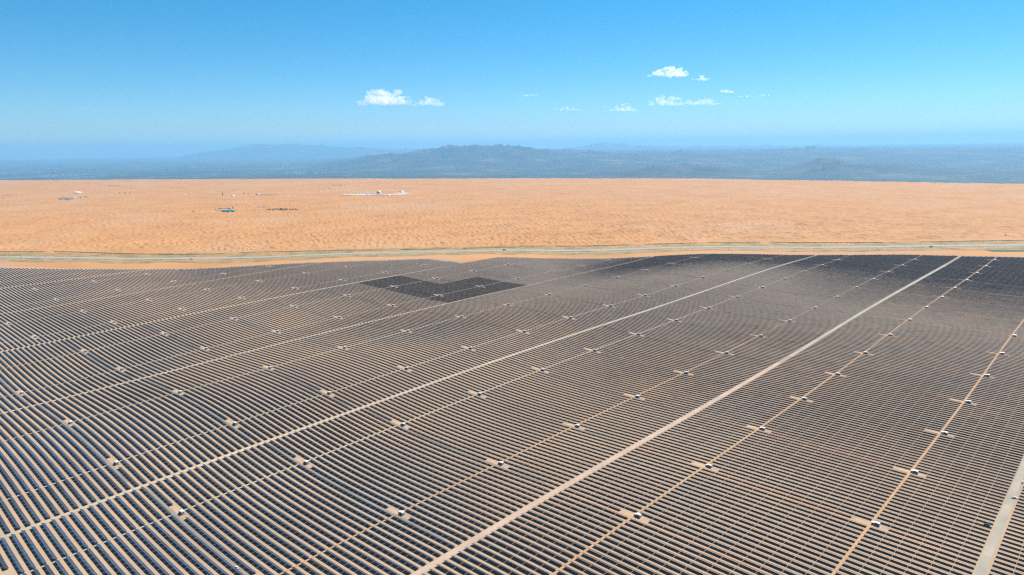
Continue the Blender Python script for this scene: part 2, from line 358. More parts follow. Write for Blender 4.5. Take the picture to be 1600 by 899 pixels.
# ------------------------------------------------------------------ plain and mountains
PLAIN = noisy("farmland", [(0.40, (0.008, 0.02, 0.012)), (0.5, (0.015, 0.03, 0.018)), (0.58, (0.05, 0.055, 0.04)), (0.68, (0.16, 0.14, 0.10))], 0.0009, 10,
              stretch=(1, .5, 1), layers=[(0.004, 8, 0.60, 0.68, (0.30, 0.27, 0.22), 0.8, (1, 1, 1)), (0.0003, 4, 0.52, 0.66, (0.15, 0.13, 0.10), 0.6, (1, 1, 1))])
ROCK = noisy("mountain_rock", [(0.38, (0.008, 0.012, 0.014)), (0.55, (0.05, 0.045, 0.038)), (0.68, (0.14, 0.115, 0.09))], 0.0007, 10,
             layers=[(0.0005, 5, 0.5, 0.65, (0.03, 0.04, 0.025), 0.6, (1, 1, 1))])
RANGES = [  # depth, half width, outline in picture (x, y)
 (72000, 9000, [(-400, 268), (0, 266), (230, 256), (290, 244), (340, 236), (400, 225), (470, 226), (560, 229), (640, 234), (760, 236), (860, 238), (900, 231), (942, 223), (1000, 227), (1080, 230), (1200, 228), (1300, 229), (1400, 233), (1600, 243), (2000, 250)]),
 (34000, 7400, [(-400, 270), (380, 266), (460, 260), (520, 254), (580, 247), (640, 237), (700, 229.5), (750, 228), (800, 231), (860, 234), (900, 238), (950, 243), (1000, 242), (1060, 239), (1120, 238), (1200, 238), (1300, 235), (1400, 237), (1500, 240), (1600, 245), (2000, 250)]),
 (20000, 2300, [(-400, 290), (640, 290), (760, 283), (860, 275), (960, 266), (1030, 258), (1065, 254), (1100, 256), (1150, 262), (1200, 266), (1260, 258), (1295, 253), (1340, 258), (1385, 256), (1450, 259), (1600, 262), (2000, 264)])]
PLZ = -450.0
def h_far(X, Y):
    c, s = math.cos(YAW), math.sin(YAW); lat = X * c - Y * s; d = X * s + Y * c; d_ = np.maximum(d, 200)
    px = 800 + 1089 * lat / d_; px = np.where(d > 200, px, np.where(lat < 0, -400, 2000))
    z = np.full(X.shape, PLZ)
    wv = 1400 * fbm(X / 8200, Y / 8200, 40, 3)
    rid = 1 - np.abs(2 * vnoise(X / 3000, Y / 3000, 41) - 1); rid2 = 1 - np.abs(2 * vnoise(X / 1250, Y / 1250, 44) - 1); rid3 = 1 - np.abs(2 * vnoise(X / 560, Y / 560, 47) - 1); rid4 = 1 - np.abs(2 * vnoise(X / 260, Y / 260, 49) - 1)
    er = 0.36 * rid + 0.30 * rid2 + 0.22 * rid3 + 0.12 * rid4
    for D, wd, pts in RANGES:
        xs, ys = zip(*pts); y = np.interp(px, xs, ys); yh = YH - (px - 800) * 0.01315
        zt = HCAM + (yh - y) * D / FPX * 1.02
        t = np.abs(d + wv - D) / wd
        env = np.clip(1 - t, 0, 1) ** 0.9
        hh = np.maximum(zt - PLZ, 0)
        prof = PLZ + hh * env * (0.87 + 0.13 * er) + (er - 0.60) * 1000 * np.clip(hh / 300, 0, 1) * smooth(env * 3) * (1 - 0.75 * smooth((env - 0.75) / 0.25))
        z = np.maximum(z, prof)
    back = PLZ + 380 * smooth((d - 22000) / 8000) * smooth((px - 480) / 200) * (0.7 + 0.5 * er)
    return np.maximum(z, back)
rp = [4500.0]
while rp[-1] < 95000: rp.append(rp[-1] * 1.0065 if rp[-1] > 15000 else rp[-1] * 1.03)
dense2 = HEAD + np.arange(-42, 42.01, 0.105) * DEG
def is_mtn(x, y):
    z = h_far(x, y); return z > PLZ + 1.0
far_keep_m = lambda x, y: is_mtn(x, y)
far_keep_p = lambda x, y: ~is_mtn(x, y)
pl = polar("plain", np.array(rp), dense2, h_far, PLAIN, keep=far_keep_p); tag(pl, kind='structure')
mt = polar("mountains", np.array(rp), dense2, h_far, ROCK, keep=far_keep_m); tag(mt, kind='structure')
rp2 = [13000.0]
while rp2[-1] < 95000: rp2.append(rp2[-1] * 1.06)
pl2 = polar("outer_plain", np.array([4500.0] + rp2), coarse, lambda x, y: np.full(x.shape, PLZ), PLAIN); tag(pl2, kind='structure')

# ------------------------------------------------------------------ haze
hz = bpy.data.materials.new("haze_air"); hz.use_nodes = True; hn = hz.node_tree; hn.nodes.clear()
ho = hn.nodes.new("ShaderNodeOutputMaterial"); pv = hn.nodes.new("ShaderNodeVolumePrincipled")
pv.inputs["Color"].default_value = (0.25, 0.54, 0.81, 1); pv.inputs["Density"].default_value = 2.8e-5; pv.inputs["Anisotropy"].default_value = 0.2
hn.links.new(pv.outputs[0], ho.inputs["Volume"])
hb = MB().box(-100000, 100000, -100000, 100000, -620, 1060).mesh("haze", [hz]); tag(link("haze", hb), "thin blue haze over the whole desert plain", None, None, 'stuff')

# ------------------------------------------------------------------ solar tables
TILT = math.radians(27); SL = 3.9; LOW = 0.85
CT, ST = math.cos(TILT), math.sin(TILT)
def table_mesh(length, sl=SL, top=PV, far=False):
    """long tilted table: high edge at -Y (north, camera side), low edge at +Y; x along the row"""
    b = MB(); h = length / 2; dy = sl * CT / 2; zl, zh = LOW, LOW + sl * ST; th = 0.06
    ny, nz = ST * th, CT * th
    # top (0), underside (1), rim (2)
    b.poly([(-h, -dy, zh), (h, -dy, zh), (h, dy, zl), (-h, dy, zl)], [(0, 1, 2, 3)], 0)
    b.poly([(-h, -dy - ny, zh - nz), (h, -dy - ny, zh - nz), (h, dy - ny, zl - nz), (-h, dy - ny, zl - nz)], [(3, 2, 1, 0)], 1)
    b.poly([(-h, -dy, zh), (h, -dy, zh), (h, dy, zl), (-h, dy, zl), (-h, -dy - ny, zh - nz), (h, -dy - ny, zh - nz), (h, dy - ny, zl - nz), (-h, dy - ny, zl - nz)],
           [(0, 4, 5, 1), (1, 5, 6, 2), (2, 6, 7, 3), (3, 7, 4, 0)], 2)
    if not far:
        n = max(2, int(round(length / 4.2)))
        for i in range(n):
            x = -h + (i + 0.5) * length / n
            b.box(x - .04, x + .04, -dy + .75, -dy + .83, -1.2, zh - .42 - .05, 2); b.box(x - .04, x + .04, dy - .85, dy - .77, -1.2, zl + .28, 2)
            b.poly([(x - .04, -dy + .1, zh - .16), (x + .04, -dy + .1, zh - .16), (x + .04, dy - .2, zl - .0), (x - .04, dy - .2, zl - .0),
                    (x - .04, -dy + .1, zh - .27), (x + .04, -dy + .1, zh - .27), (x + .04, dy - .2, zl - .1), (x - .04, dy - .2, zl - .1)],
                   [(0, 3, 7, 4), (1, 5, 6, 2), (4, 7, 6, 5)], 2)
    return b.mesh("panel_table", [top, BACK, STEEL])

BLK = {'G': 0, 'F': 0, 'E': 1, 'D': 1, 'C': 2, 'B': 2, 'A': 3, 'Z': 3, 'Y': 4, 'X': 4, 'W': 5, 'V': 5}
roadx = [-66, -440, -819, -1228, -1623, -2016, -2403]; roadw = [7.2, 7.4, 4.6, 4.2, 3.8, 3.6, 3.4]
blocks = []   # (right road, track right, track left, left road) with cabin columns
for b, (r, l) in enumerate([('G', 'F'), ('E', 'D'), ('C', 'B'), ('A', 'Z'), ('Y', 'X'), ('W', 'V')]):
    ph = np.mean([COL[r][1] % PITCH_Y, ((COL[l][1] - COL[r][1] + PITCH_Y / 2) % PITCH_Y - PITCH_Y / 2) + COL[r][1] % PITCH_Y])
    blocks.append(dict(b=b, r=r, l=l, xr=roadx[b], xl=roadx[b + 1], wr=roadw[b], wl=roadw[b + 1], ph=float(ph), tl=(15.7, 0.3) if b == 0 else (8.6, 0.22)))
blocks.append(dict(b=-1, r=None, l=None, xr=330, xl=-66, wr=0, wl=7.2, ph=4.0, tl=(15.6, 0.38)))
blocks.append(dict(b=6, r=None, l=None, xr=-2403, xl=-3000, wr=5, wl=0, ph=3.0, tl=(8.5, 0.32)))
def row_of(y, ph): return int(round((y - ph) / PITCH_Y))
segs = []   # dict(x0,x1,y,n, ref,...)
def add_seg(bl, x0, x1, n, side, ref, pads):
    y = bl['ph'] + n * PITCH_Y; L, gap = bl['tl']; W = x1 - x0; cnt = max(1, int(round(W / (L + gap)))); pitch = W / cnt; ln = pitch - gap
    xs = x0 + (np.arange(cnt) + 0.5) * pitch
    ok = np.ones(cnt, bool)
    for p in pads: ok &= np.abs(xs - p) > (14 if bl['b'] == 0 else 15.5)
    ok &= (y < ylast(xs) + 6 * fbm(xs / 30, xs * 0 + n, 3, 2))
    if not ok.any(): return
    u, v, zc = project(xs, np.full(cnt, y), np.zeros(cnt))
    near = (u > -330) & (u < 1930) & (v < 1010) & (zc > 60)
    if not near.any(): return
    inn = (u > 0) & (u < 1600) & (v < 905) & ok
    segs.append(dict(xs=xs[ok & near], y=y, n=n, ln=ln, side=side, ref=ref, bl=bl, area=float((inn * ln / zc ** 2).sum()) * 1e6, inn=inn.any(), u=u, v=v))
pad_rows = {}
for bl in blocks:
    for c in (bl['r'], bl['l']):
        if c: pad_rows[c] = set(row_of(COL[c][1] + j * PST, bl['ph']) for j in range(-4, 20))
    for n in range(-30, 345):
        xr, xl = bl['xr'] - bl['wr'] / 2 - 1, bl['xl'] + bl['wl'] / 2 + 1
        if bl['r']:
            xa, xb = COL[bl['r']][0], COL[bl['l']][0]; ga = TRACKW.get(bl['r'], 1.7) / 2 + .12; gb = TRACKW.get(bl['l'], 1.7) / 2 + .25
            pa = [xa] if n in pad_rows[bl['r']] else []; pb = [xb] if n in pad_rows[bl['l']] else []
            if bl['b'] == 0 and n * PITCH_Y > 2536: pass
            add_seg(bl, xa + ga, xr, n, 'right', bl['r'], pa)
            add_seg(bl, xb + gb, xa - ga, n, 'left', bl['r'], pa + pb)
            add_seg(bl, xl, xb - gb, n, 'left', bl['l'], pb)
        else:
            k = int((xr - xl) / 95.0); w = (xr - xl) / k
            for i in range(k): add_seg(bl, xl + i * w + 1.5, xl + (i + 1) * w - 1.5, n, 'right' if bl['b'] < 0 else 'left', None, [])
D1 = [(-1623, -1431, 1087, 1247), (-1431, -1231, 1095, 1392)]
def in_dark(x, y):
    if -1622 < x < -1431 and 1090 < y < 1248: return 1
    if -1431 <= x < -1232 and 1095 < y < 1392: return 1
    if -638 < x < -441 and 1236 < y < 1392: return 2
    if -826 < x < -482 and 1160 < y < 1167: return 2
    return 0
segs = [s for s in segs if len(s['xs'])]
order = sorted(range(len(segs)), key=lambda i: -segs[i]['area'])
nearset = set([i for i in order[:300] if segs[i]['inn']])

ORD = "first second third fourth fifth sixth seventh eighth ninth tenth eleventh twelfth thirteenth fourteenth fifteenth sixteenth seventeenth eighteenth nineteenth twentieth".split()
def ordw(i):
    if i < len(ORD): return ORD[i]
    return ["twenty", "thirty", "forty", "fifty"][(i + 1) // 10 - 2] + ("-" + ORD[(i + 1) % 10 - 1] if (i + 1) % 10 else "th")
TRACK = {'G': "rightmost orange track", 'F': "orange track beside pink road", 'E': "first track left of pink road", 'D': "second track left of pink road",
         'C': "first track left of whitish road", 'B': "second track left of whitish road", 'A': "third track left of whitish road", 'Z': "fourth track left of whitish road",
         'Y': "fifth track left of whitish road", 'X': "sixth track left of whitish road", 'W': "seventh track left of whitish road", 'V': "eighth track left of whitish road"}
def seg_label(s, cnt_edge):
    bl = s['bl']
    if s['ref'] is None: return f"short grey panel row right of the wide grey road, {ordw(cnt_edge)} from the bottom"
    k = s['ref']; y0 = COL[k][1]; j = max(0, int(round((s['y'] - y0) / PST))); n0 = row_of(y0 + j * PST, bl['ph']); d = s['n'] - n0
    tone = "blue" if bl['b'] >= 1 else "grey"
    if d == 0: return f"{tone} panel row level with {ordw(j)} cabin, {s['side']} of {TRACK[k]}"
    w = "beyond" if d > 0 else "before"
    return f"{tone} panel row, {ordw(abs(d) - 1)} {w} {ordw(j)} cabin, {s['side']} of {TRACK[k]}"

cache = {}
def table_for(ln):
    k = round(ln, 2)
    if k not in cache: cache[k] = table_mesh(k)
    return cache[k]
edge_n = 0
slope = lambda x, y, d=4.0: (height(x + d, y, False) - height(x - d, y, False)) / (2 * d)
for i in sorted(nearset, key=lambda i: segs[i]['y']):
    s = segs[i]; xs = s['xs']; ys = np.full(len(xs), s['y']); zs = height(xs, ys, False); sl_ = slope(xs, ys)
    root = empty("solar_panel_row", (float(xs.mean()), float(s['y']), float(zs.mean())))
    tag(root, seg_label(s, edge_n), "solar panels", "rows of solar panels")
    if s['ref'] is None: edge_n += 1
    me = table_for(s['ln'])
    for x, z, q in zip(xs, zs, sl_):
        t = bpy.data.objects.new("panel_table", me); C.objects.link(t); t.parent = root
        t.location = (x - root.location.x, 0, z - root.location.z); t.rotation_euler = (random.gauss(0, .012), -math.atan(q), 0)

# the thousands of tables farther off: one object
def far_tables():
    T = [[], [], []]
    for i, s in enumerate(segs):
        if i in nearset: continue
        for x in s['xs']:
            T[in_dark(x, s['y'])].append((x, s['y'], s['ln'] / 2))
    VV, FF, MM = [], [], []; base = 0
    for kd, sl in ((0, SL), (1, 6.6), (2, 4.5)):
        if not T[kd]: continue
        A = np.array(T[kd]); x, y, h = A.T; n = len(A); z = height(x, y, False); q = slope(x, y)
        tl = TILT if kd != 1 else math.radians(18); ct, st = math.cos(tl), math.sin(tl)
        dy = sl * ct / 2; zl = LOW; zh = LOW + sl * st
        j = RNG.normal(0, 0.04, n)
        ny, nz = st * .06, ct * .06
        c = [(-1, -dy, zh), (1, -dy, zh), (1, dy, zl), (-1, dy, zl), (-1, -dy - ny, zh - nz), (1, -dy - ny, zh - nz), (1, dy - ny, zl - nz), (-1, dy - ny, zl - nz)]
        j2 = RNG.normal(0, 0.022, n)
        V = np.stack([np.stack([x + a * h, y + b + 0 * x, z + a * h * q + cc + j + b * j2], 1) for a, b, cc in c], 1).reshape(-1, 3)
        f = np.array([(0, 1, 2, 3), (7, 6, 5, 4), (0, 4, 5, 1), (1, 5, 6, 2), (2, 6, 7, 3), (3, 7, 4, 0)])
        F = (np.arange(n)[:, None, None] * 8 + f[None]).reshape(-1, 4) + base
        mi = np.tile({0: [0, 1, 2, 2, 2, 2], 1: [3, 4, 4, 4, 4, 4], 2: [3, 4, 2, 2, 2, 2]}[kd], n)
        VV.append(V); FF.append(F); MM.append(mi); base += n * 8
    return np.concatenate(VV), np.concatenate(FF), np.concatenate(MM)
V, F, M = far_tables()
PVF = glass_mat("far_panel_glass", (0.028, 0.032, 0.044), 0.30, lines=False, var=0.45)
fo = link("distant_solar_rows", mesh_np("distant_solar_rows", V, F, [PVF, BACK, STEEL, PV_DARK, BACKD], M))
tag(fo, "distant rows of solar panels reaching the edge of the desert", None, None, 'stuff')
print("segments", len(segs), "near", len(nearset), "tables far", len(V) // 8)

# ------------------------------------------------------------------ cabins on their sand pads
def cabin():
    r = empty("inverter_cabin", (0, 0, 0))
    link("plinth", MB().box(-3.9, 3.9, -2.1, 2.1, -1.0, 0.3).mesh("plinth", [CONC]), r)
    link("cabin_wall", MB().box(-1.1, 3.6, -1.5, 1.5, 0.3, 3.3).mesh("cabin_wall", [WHITE]), r)
    rf = MB().poly([(-1.4, -1.8, 3.3), (3.9, -1.8, 3.3), (3.9, 1.8, 3.3), (-1.4, 1.8, 3.3), (-1.1, 0, 3.95), (3.6, 0, 3.95)],
                   [(0, 1, 5, 4), (2, 3, 4, 5), (1, 2, 5), (3, 0, 4), (0, 3, 2, 1)])
    link("roof", rf.mesh("roof", [ROOF]), r)
    lv = MB()
    for k in range(6): lv.box(-0.6, 1.7, -1.6, -1.5, 0.8 + k * .36, 1.1 + k * .36)
    link("louvre", lv.mesh("louvre", [DARK]), r)
    link("door", MB().box(2.1, 3.2, -1.58, -1.5, .35, 2.6).mesh("door", [GREYM]), r)
    to = link("transformer", MB().box(-3.5, -1.6, -1.2, 1.2, .3, 2.3).box(-3.65, -1.45, -1.4, 1.4, 2.3, 2.48).mesh("transformer", [ROOF]), r)
    fin = MB()
    for k in range(5): fin.box(-3.4 + k * .38, -3.28 + k * .38, -1.9, -1.2, .5, 2.1)
    link("cooling_fin", fin.mesh("cooling_fin", [GREYM]), to)
    return r
def copy_tree(o, parent=None):
    c = o.copy(); C.objects.link(c); c.parent = parent
    for ch in o.children: copy_tree(ch, c)
    return c
proto = None; pads_v = []
PADM = noisy("pad_sand", [(0.35, (0.47, 0.31, 0.18)), (0.65, (0.56, 0.38, 0.23))], 0.05, 6)
for k, (x, y, zs) in COL.items():
    bl = next(b for b in blocks if k in (b['r'], b['l']))
    for j, z in enumerate(zs):
        n = row_of(y + j * PST, bl['ph']); yy = bl['ph'] + n * PITCH_Y
        if yy > ylast(x) - 10: yy = min(yy, float(ylast(x)) - 10)
        zz = float(height(x, yy, False))
        pa_, pb_ = random.uniform(12, 15), random.uniform(12, 15); xs_ = np.array([x - pa_, x - 6, x + 6, x + pb_])
        me = drape("sand_pad", xs_, np.full(4, yy - 0.8), 2.8, 2.0 + random.uniform(0, 1.0), PADM, 0.16, step=6, rag=0.4, seed=j + int(-x) % 40)
        tag(link("sand_pad", me), kind='structure')
        # a path along the pad row, on its near side
        if bl['b'] in (0, 1, 2, 3):
            lft = bl['xl'] if k == bl['l'] else COL[bl['l']][0]; rgt = bl['xr'] if k == bl['r'] else COL[bl['r']][0]
            xs_ = np.arange(lft + 5, rgt - 5, 12.0)
            tag(link("service_path", drape("service_path", xs_, np.full(len(xs_), yy - PITCH_Y * .5 - 0.3), 1.3, 1.3, PATH_R if bl['b'] == 0 else PATH_G, 0.11, rag=0.6, seed=j)), kind='structure')
        if proto is None: proto = cabin(); o = proto
        else: o = copy_tree(proto)
        o.location = (x + 4.6 + random.uniform(-.8, .8), yy + 0.6 + random.uniform(-.3, .3), zz + 0.1); o.rotation_euler = (0, 0, random.gauss(0, .02))
        tag(o, f"small white cabin on sand pad, {ordw(j)} along the {TRACK[k]}", "inverter cabin", "white inverter cabins along the tracks")

# ------------------------------------------------------------------ vehicles
def car(paint, name="pickup_truck", truck=False):
    r = empty(name, (0, 0, 0)); G = paint
    if truck:
        link("cargo_box", MB().box(-6.0, 3.0, -1.25, 1.25, 1.0, 3.9).mesh("cargo_box", [G]), r)
        link("cab", MB().box(3.3, 5.6, -1.2, 1.2, .7, 3.0, taper=.12).mesh("cab", [G]), r)
        link("windscreen", MB().box(5.50, 5.66, -1.0, 1.0, 1.8, 2.7).mesh("windscreen", [CARGL]), r)
        wx = (-4.6, -3.4, 4.3); wr = .5; wy = 1.05
    else:
        link("body", MB().box(-2.6, 2.6, -.92, .92, .45, 1.05).box(-2.55, -.75, -.9, -.78, 1.05, 1.35).box(-2.55, -.75, .78, .9, 1.05, 1.35).box(-2.6, -2.48, -.9, .9, 1.05, 1.35).mesh("body", [G]), r)
        link("cabin", MB().box(-.7, 1.3, -.86, .86, 1.05, 1.5, 0, .12).mesh("cabin", [CARGL]), r)
        link("roof", MB().box(-.55, 1.1, -.74, .74, 1.5, 1.72, 0, .06).mesh("roof", [G]), r)
        wx = (-1.6, 1.65); wr = .38; wy = .85
    w = MB().wheel(0, 0, wr, .26).mesh("wheel", [TYRE])
    for x in wx:
        for y in (-wy, wy): link("wheel", w, r, (x, y, 0))
    return r
BLUEP = mat("dark_vehicle_paint", (0.03, 0.04, 0.05), 0.3)
def place(o, px, py, rz, label, cat, group=None, xy=None, dz=0.3):
    x, y = xy or ground_at(px, py)
    o.location = (x, y, float(height(x, y, False)) + dz); o.rotation_euler = (0, 0, rz); tag(o, label, cat, group)
place(car(WHITE), 370, 880, 0.0, "white pickup between two blue panel rows at the bottom left", "pickup")
place(car(WHITE), 475, 672, 1.57, "white pickup parked beside the whitish road", "pickup")
place(car(WHITE), 1597, 759, 1.5, "white pickup at the right edge beside the wide grey road", "pickup")
place(car(WHITE), 1584, 785, 0.4, "white pickup among panel rows just right of the wide grey road", "pickup")
place(car(BLUEP), 1541, 829, 0.2, "dark pickup on the left shoulder of the wide grey road", "pickup")
place(car(WHITE, "truck", True), 299, 404, 0.75, "white truck on the highway at the left", "truck", dz=1.2)
place(car(BLUEP, "truck", True), 1455, 385, 0.75, "dark truck on the highway at the right", "truck", dz=1.2)
place(car(BLUEP, "truck", True), 788, 391.5, 0.75, "dark truck on the highway near the middle", "truck", dz=1.2)
place(car(BLUEP), 33, 402, 0.75, "dark pickup on the highway at the far left", "pickup", dz=1.2)
place(car(WHITE), 970, 386, 0.75, "white pickup on the highway right of the middle", "pickup", dz=1.2)

# ------------------------------------------------------------------ desert resort
def dz_at(x, y): return float(height(np.array([x]), np.array([y]))[0])
def put(o, px, py, label, cat, group=None, dz=0.0, rz=0.74):
    x, y = ground_at(px, py); o.location = (x, y, dz_at(x, y) + dz); o.rotation_euler = (0, 0, rz); tag(o, label, cat, group); return o
def dome(rad, hgt, skirt=True, oculus=False):
    r = empty("dome_tent", (0, 0, 0)); n = 9
    prof = [(rad * math.cos(a), 2 + hgt * math.sin(a)) for a in np.linspace(0, math.pi / 2 * .97, n)]
    link("canopy", MB().lathe([(rad, -4)] + prof, 28).mesh("canopy", [TENT], True), r)
    if skirt: link("terrace", MB().lathe([(rad * 1.35, -5), (rad * 1.35, 1.2)], 28).mesh("terrace", [TENT]), r)
    link("entrance", MB().box(-rad * .2, rad * .2, -rad * 1.08, -rad * .6, -1, hgt * .45).mesh("entrance", [DARK]), r)
    if oculus: link("glass_front", MB().lathe([(rad * .55, 2 + hgt * .55), (rad * .35, 2 + hgt * 1.0), (0.1, 2 + hgt * 1.08)], 20).mesh("glass_front", [DARK]), r)
    return r
put(dome(20, 26), 592, 303, "tall white dome in the middle of the desert camp", "dome")
put(dome(22, 14, True, True), 627, 300.5, "wide white ring building with a dark centre, right of the dome", "building")
put(dome(12, 8, True, True), 606.5, 305.5, "small round white building with a dark centre below the dome", "building")
put(dome(34, 9, False), 121, 301.5, "flat oval white canopy alone in the left of the dunes", "canopy")
put(dome(9, 7, False), 143.5, 291, "tiny white tent far back in the left of the dunes", "tent")
put(dome(8, 7, False), 289, 304, "tiny white tent alone left of the mast", "tent")
put(dome(16, 11, False), 364, 306.5, "low white tent right of the dark mast", "tent")
put(dome(6, 6, False), 500, 300, "tiny white tent left of the long row of tents", "tent")
o = empty("pointed_tent", (0, 0, 0)); link("canopy", MB().lathe([(15, -2), (13, 2), (6, 8), (3, 16), (0.4, 26)], 16).mesh("canopy", [TENT], True), o)
link("side_canopy", MB().lathe([(8, -2), (7, 2), (3, 7), (0.3, 13)], 12, (17, 0)).mesh("side_canopy", [TENT], True), o)
put(o, 403.5, 305, "white pointed tent above a dark line of trees", "tent")
pod = None
def small_tent(px, py, label, group, s=1.0):
    global pod
    if pod is None:
        pod = empty("camp_tent", (0, 0, 0)); link("canopy", MB().lathe([(7, -3), (7, 3), (4.5, 6.5), (.3, 8.5)], 12).mesh("canopy", [TENT], True), pod); o = pod
    else: o = copy_tree(pod)
    put(o, px, py, label, "tent", group); o.scale = (s, s, s); return o
for i, px in enumerate(np.linspace(536, 556, 6)): small_tent(px, 305.6, "small white tent in the left end of the long tent row", "white tents at the left end of the camp")
for i, px in enumerate(np.linspace(560, 586, 9)): small_tent(px, 304.6 - i * .12, "small white tent in the long row left of the dome", "white tents left of the dome", 1.25)
for i, px in enumerate(np.linspace(598, 604, 3)): small_tent(px, 305, "small white pod just right of the dome", "white pods right of the dome", .8)
for i, px in enumerate(np.linspace(612, 634, 7)): small_tent(px, 305.2 - i * .1, "small white pod in the dotted row below the ring building", "white pods below the ring building", .7)
for i, px in enumerate((514, 517.5, 521, 524.5)): small_tent(px, 294, "tiny white tent in the far camp, left group", "white tents of the far camp, left", 1.1)
for i, px in enumerate((536, 539.5, 543)): small_tent(px, 293.4, "tiny white tent in the far camp, right group", "white tents of the far camp, right", 1.0)
for i, px in enumerate((115, 119, 123, 127)): small_tent(px, 310.3, "white tent behind the dark paved basin at the left", "white tents by the dark basin", 1.1)
for i, px in enumerate((354, 357.5)): small_tent(px, 305.8, "small white tent between the mast and the low tent", "small tents beside the mast", .8)
m_ = empty("leaning_mast", (0, 0, 0))
link("mast_shaft", MB().poly([(-3, -3, -3), (3, -3, -3), (3, 3, -3), (-3, 3, -3), (9, -1, 30), (12, -1, 30), (12, 1, 30), (9, 1, 30)], [(0, 3, 2, 1), (4, 5, 6, 7), (0, 1, 5, 4), (1, 2, 6, 5), (2, 3, 7, 6), (3, 0, 4, 7)]).mesh("mast_shaft", [DARK]), m_)
put(m_, 347, 306, "dark leaning mast among the dunes left of a white tent", "mast")

def flat_patch(name, cx, cy, rx, ry, m, dz, n=40, seed=0, kind='structure'):
    """an irregular level sheet given by its picture extent"""
    pts = []
    for i in range(n):
        a = 2 * math.pi * i / n; k = 1 + 0.35 * float(fbm(np.array([math.cos(a) * 1.7 + seed]), np.array([math.sin(a) * 1.7]), seed, 2)[0])
        pts.append(ground_at(cx + rx * k * math.cos(a), cy - ry * k * math.sin(a)))
    P = np.array(pts); z = height(P[:, 0], P[:, 1]).max() + dz
    b = MB(); b.poly([(x, y, z) for x, y in pts] + [(x, y, z - 9) for x, y in pts], [tuple(range(n))] + [(i, n + i, n + (i + 1) % n, (i + 1) % n) for i in range(n)])
    return tag(link(name, b.mesh(name, [m])), kind=kind), z
DARKPAVE = noisy("dark_basin", [(0.4, (0.14, 0.16, 0.15)), (0.6, (0.20, 0.21, 0.19))], 0.02, 5)
flat_patch("water", 356, 330.3, 10, 1.6, WATER, -.6, seed=2)
flat_patch("paved_ground", 103, 311.3, 11, 1.7, DARKPAVE, -.8, seed=5)
flat_patch("paved_ground", 562, 305.6, 28, .45, TENT, -.6, seed=8)
flat_patch("paved_ground", 612, 305.0, 22, .35, TENT, -.9, seed=9)
flat_patch("paved_ground", 628, 302.6, 13, .5, TENT, -.7, seed=10)
flat_patch("paved_ground", 352, 328.0, 16, .5, TRK_W, -.8, seed=6)

def tree_mesh(hgt, seed, n=260, spread=1.0):
    """leaf clumps scattered through a crown volume made of several lobes"""
    rs = np.random.RandomState(seed); V = []; F = []
    lobes = [(rs.uniform(-.28, .28) * hgt * spread, rs.uniform(-.28, .28) * hgt * spread, hgt * rs.uniform(.45, .85), hgt * rs.uniform(.16, .27)) for _ in range(7)]
    for i in range(n):
        lx, ly, lz, lr = lobes[i % 7]; d = rs.normal(size=3); d /= np.linalg.norm(d); r = lr * rs.uniform(.5, 1.05); c = np.array([lx, ly, lz]) + d * r
        a = rs.normal(size=3); a /= np.linalg.norm(a); b = np.cross(a, rs.normal(size=3)); b /= np.linalg.norm(b); s = hgt * .055 * rs.uniform(.6, 1.3)
        k = len(V); V += [c - a * s, c + b * s, c + a * s, c - b * s]; F.append((k, k + 1, k + 2, k + 3))
    return np.array(V), np.array(F)
def tree(px, py, hgt, label, group=None, seed=1):
    r = empty("tree", (0, 0, 0)); V, F = tree_mesh(hgt, seed)
    link("trunk", MB().lathe([(hgt * .035, -2), (hgt * .03, hgt * .3), (hgt * .015, hgt * .75)], 8).mesh("trunk", [BARK]), r)
    link("crown", mesh_np("crown", V, F, [LEAF]), r); put(r, px, py, label, "tree", group); return r
for i, (px, py) in enumerate([(187, 303.6), (196, 303.4), (203, 303.2)]): tree(px, py, 13, "dark tree alone in the dunes right of the oval canopy, one of three", "three dark trees right of the oval canopy", i + 3)
for i, (px, py) in enumerate([(381, 304.4), (388, 304.3)]): tree(px, py, 13, "dark tree between the low white tent and the pointed tent", "dark trees left of the pointed tent", i + 9)
for i, (px, py, h_) in enumerate([(337, 328.4, 10), (344, 327.6, 12), (357.5, 327.4, 14), (363.5, 326.8, 15)]): tree(px, py, h_, "dark tree behind the green pool", "dark trees behind the green pool", i + 20)
tree(302, 332.4, 11, "dark tree alone in the dunes left of the green pool", None, 40)
tree(1571, 369, 8, "small dark tree on the dunes near the right edge", None, 41)
def grove(name, label, cx, cy, rx, ry, n, hgt, seed, m=LEAF):
    rs = np.random.RandomState(seed); Vs, Fs = [], []; b = 0
    bank = [tree_mesh(hgt, seed * 10 + q, 70) for q in range(4)]
    for i in range(n):
        a = rs.uniform(0, 2 * math.pi); q = math.sqrt(rs.uniform()); x, y = ground_at(cx + rx * q * math.cos(a), cy + ry * q * math.sin(a)); z = dz_at(x, y) - hgt * .25
        V, F = bank[i % 4]; s = rs.uniform(.55, 1.15); Vs.append(V * s + np.array([x, y, z])); Fs.append(F + b); b += len(V)
    return tag(link(name, mesh_np(name, np.concatenate(Vs), np.concatenate(Fs), [m])), label, None, None, 'stuff')
grove("grove", "dark grove right of the green pool", 441, 328.3, 26, .8, 120, 12, 3)
grove("grove", "thin line of trees right of the pointed tent", 417, 305.3, 19, .3, 60, 10, 4)
grove("grove", "sparse bushes above the dark grove", 409, 324.6, 9, .5, 22, 8, 5)
grove("grove", "dark trees around the white tents at the left", 129, 309.2, 9, .5, 26, 12, 6)
grove("grove", "dark trees at the left edge of the dunes", 14, 305.5, 12, .5, 26, 10, 7)
grove("grove", "line of bushes far back at the left", 178, 290.8, 11, .4, 30, 12, 8)
grove("grove", "bushes behind the far white camp", 529, 289.8, 13, .3, 30, 12, 9)
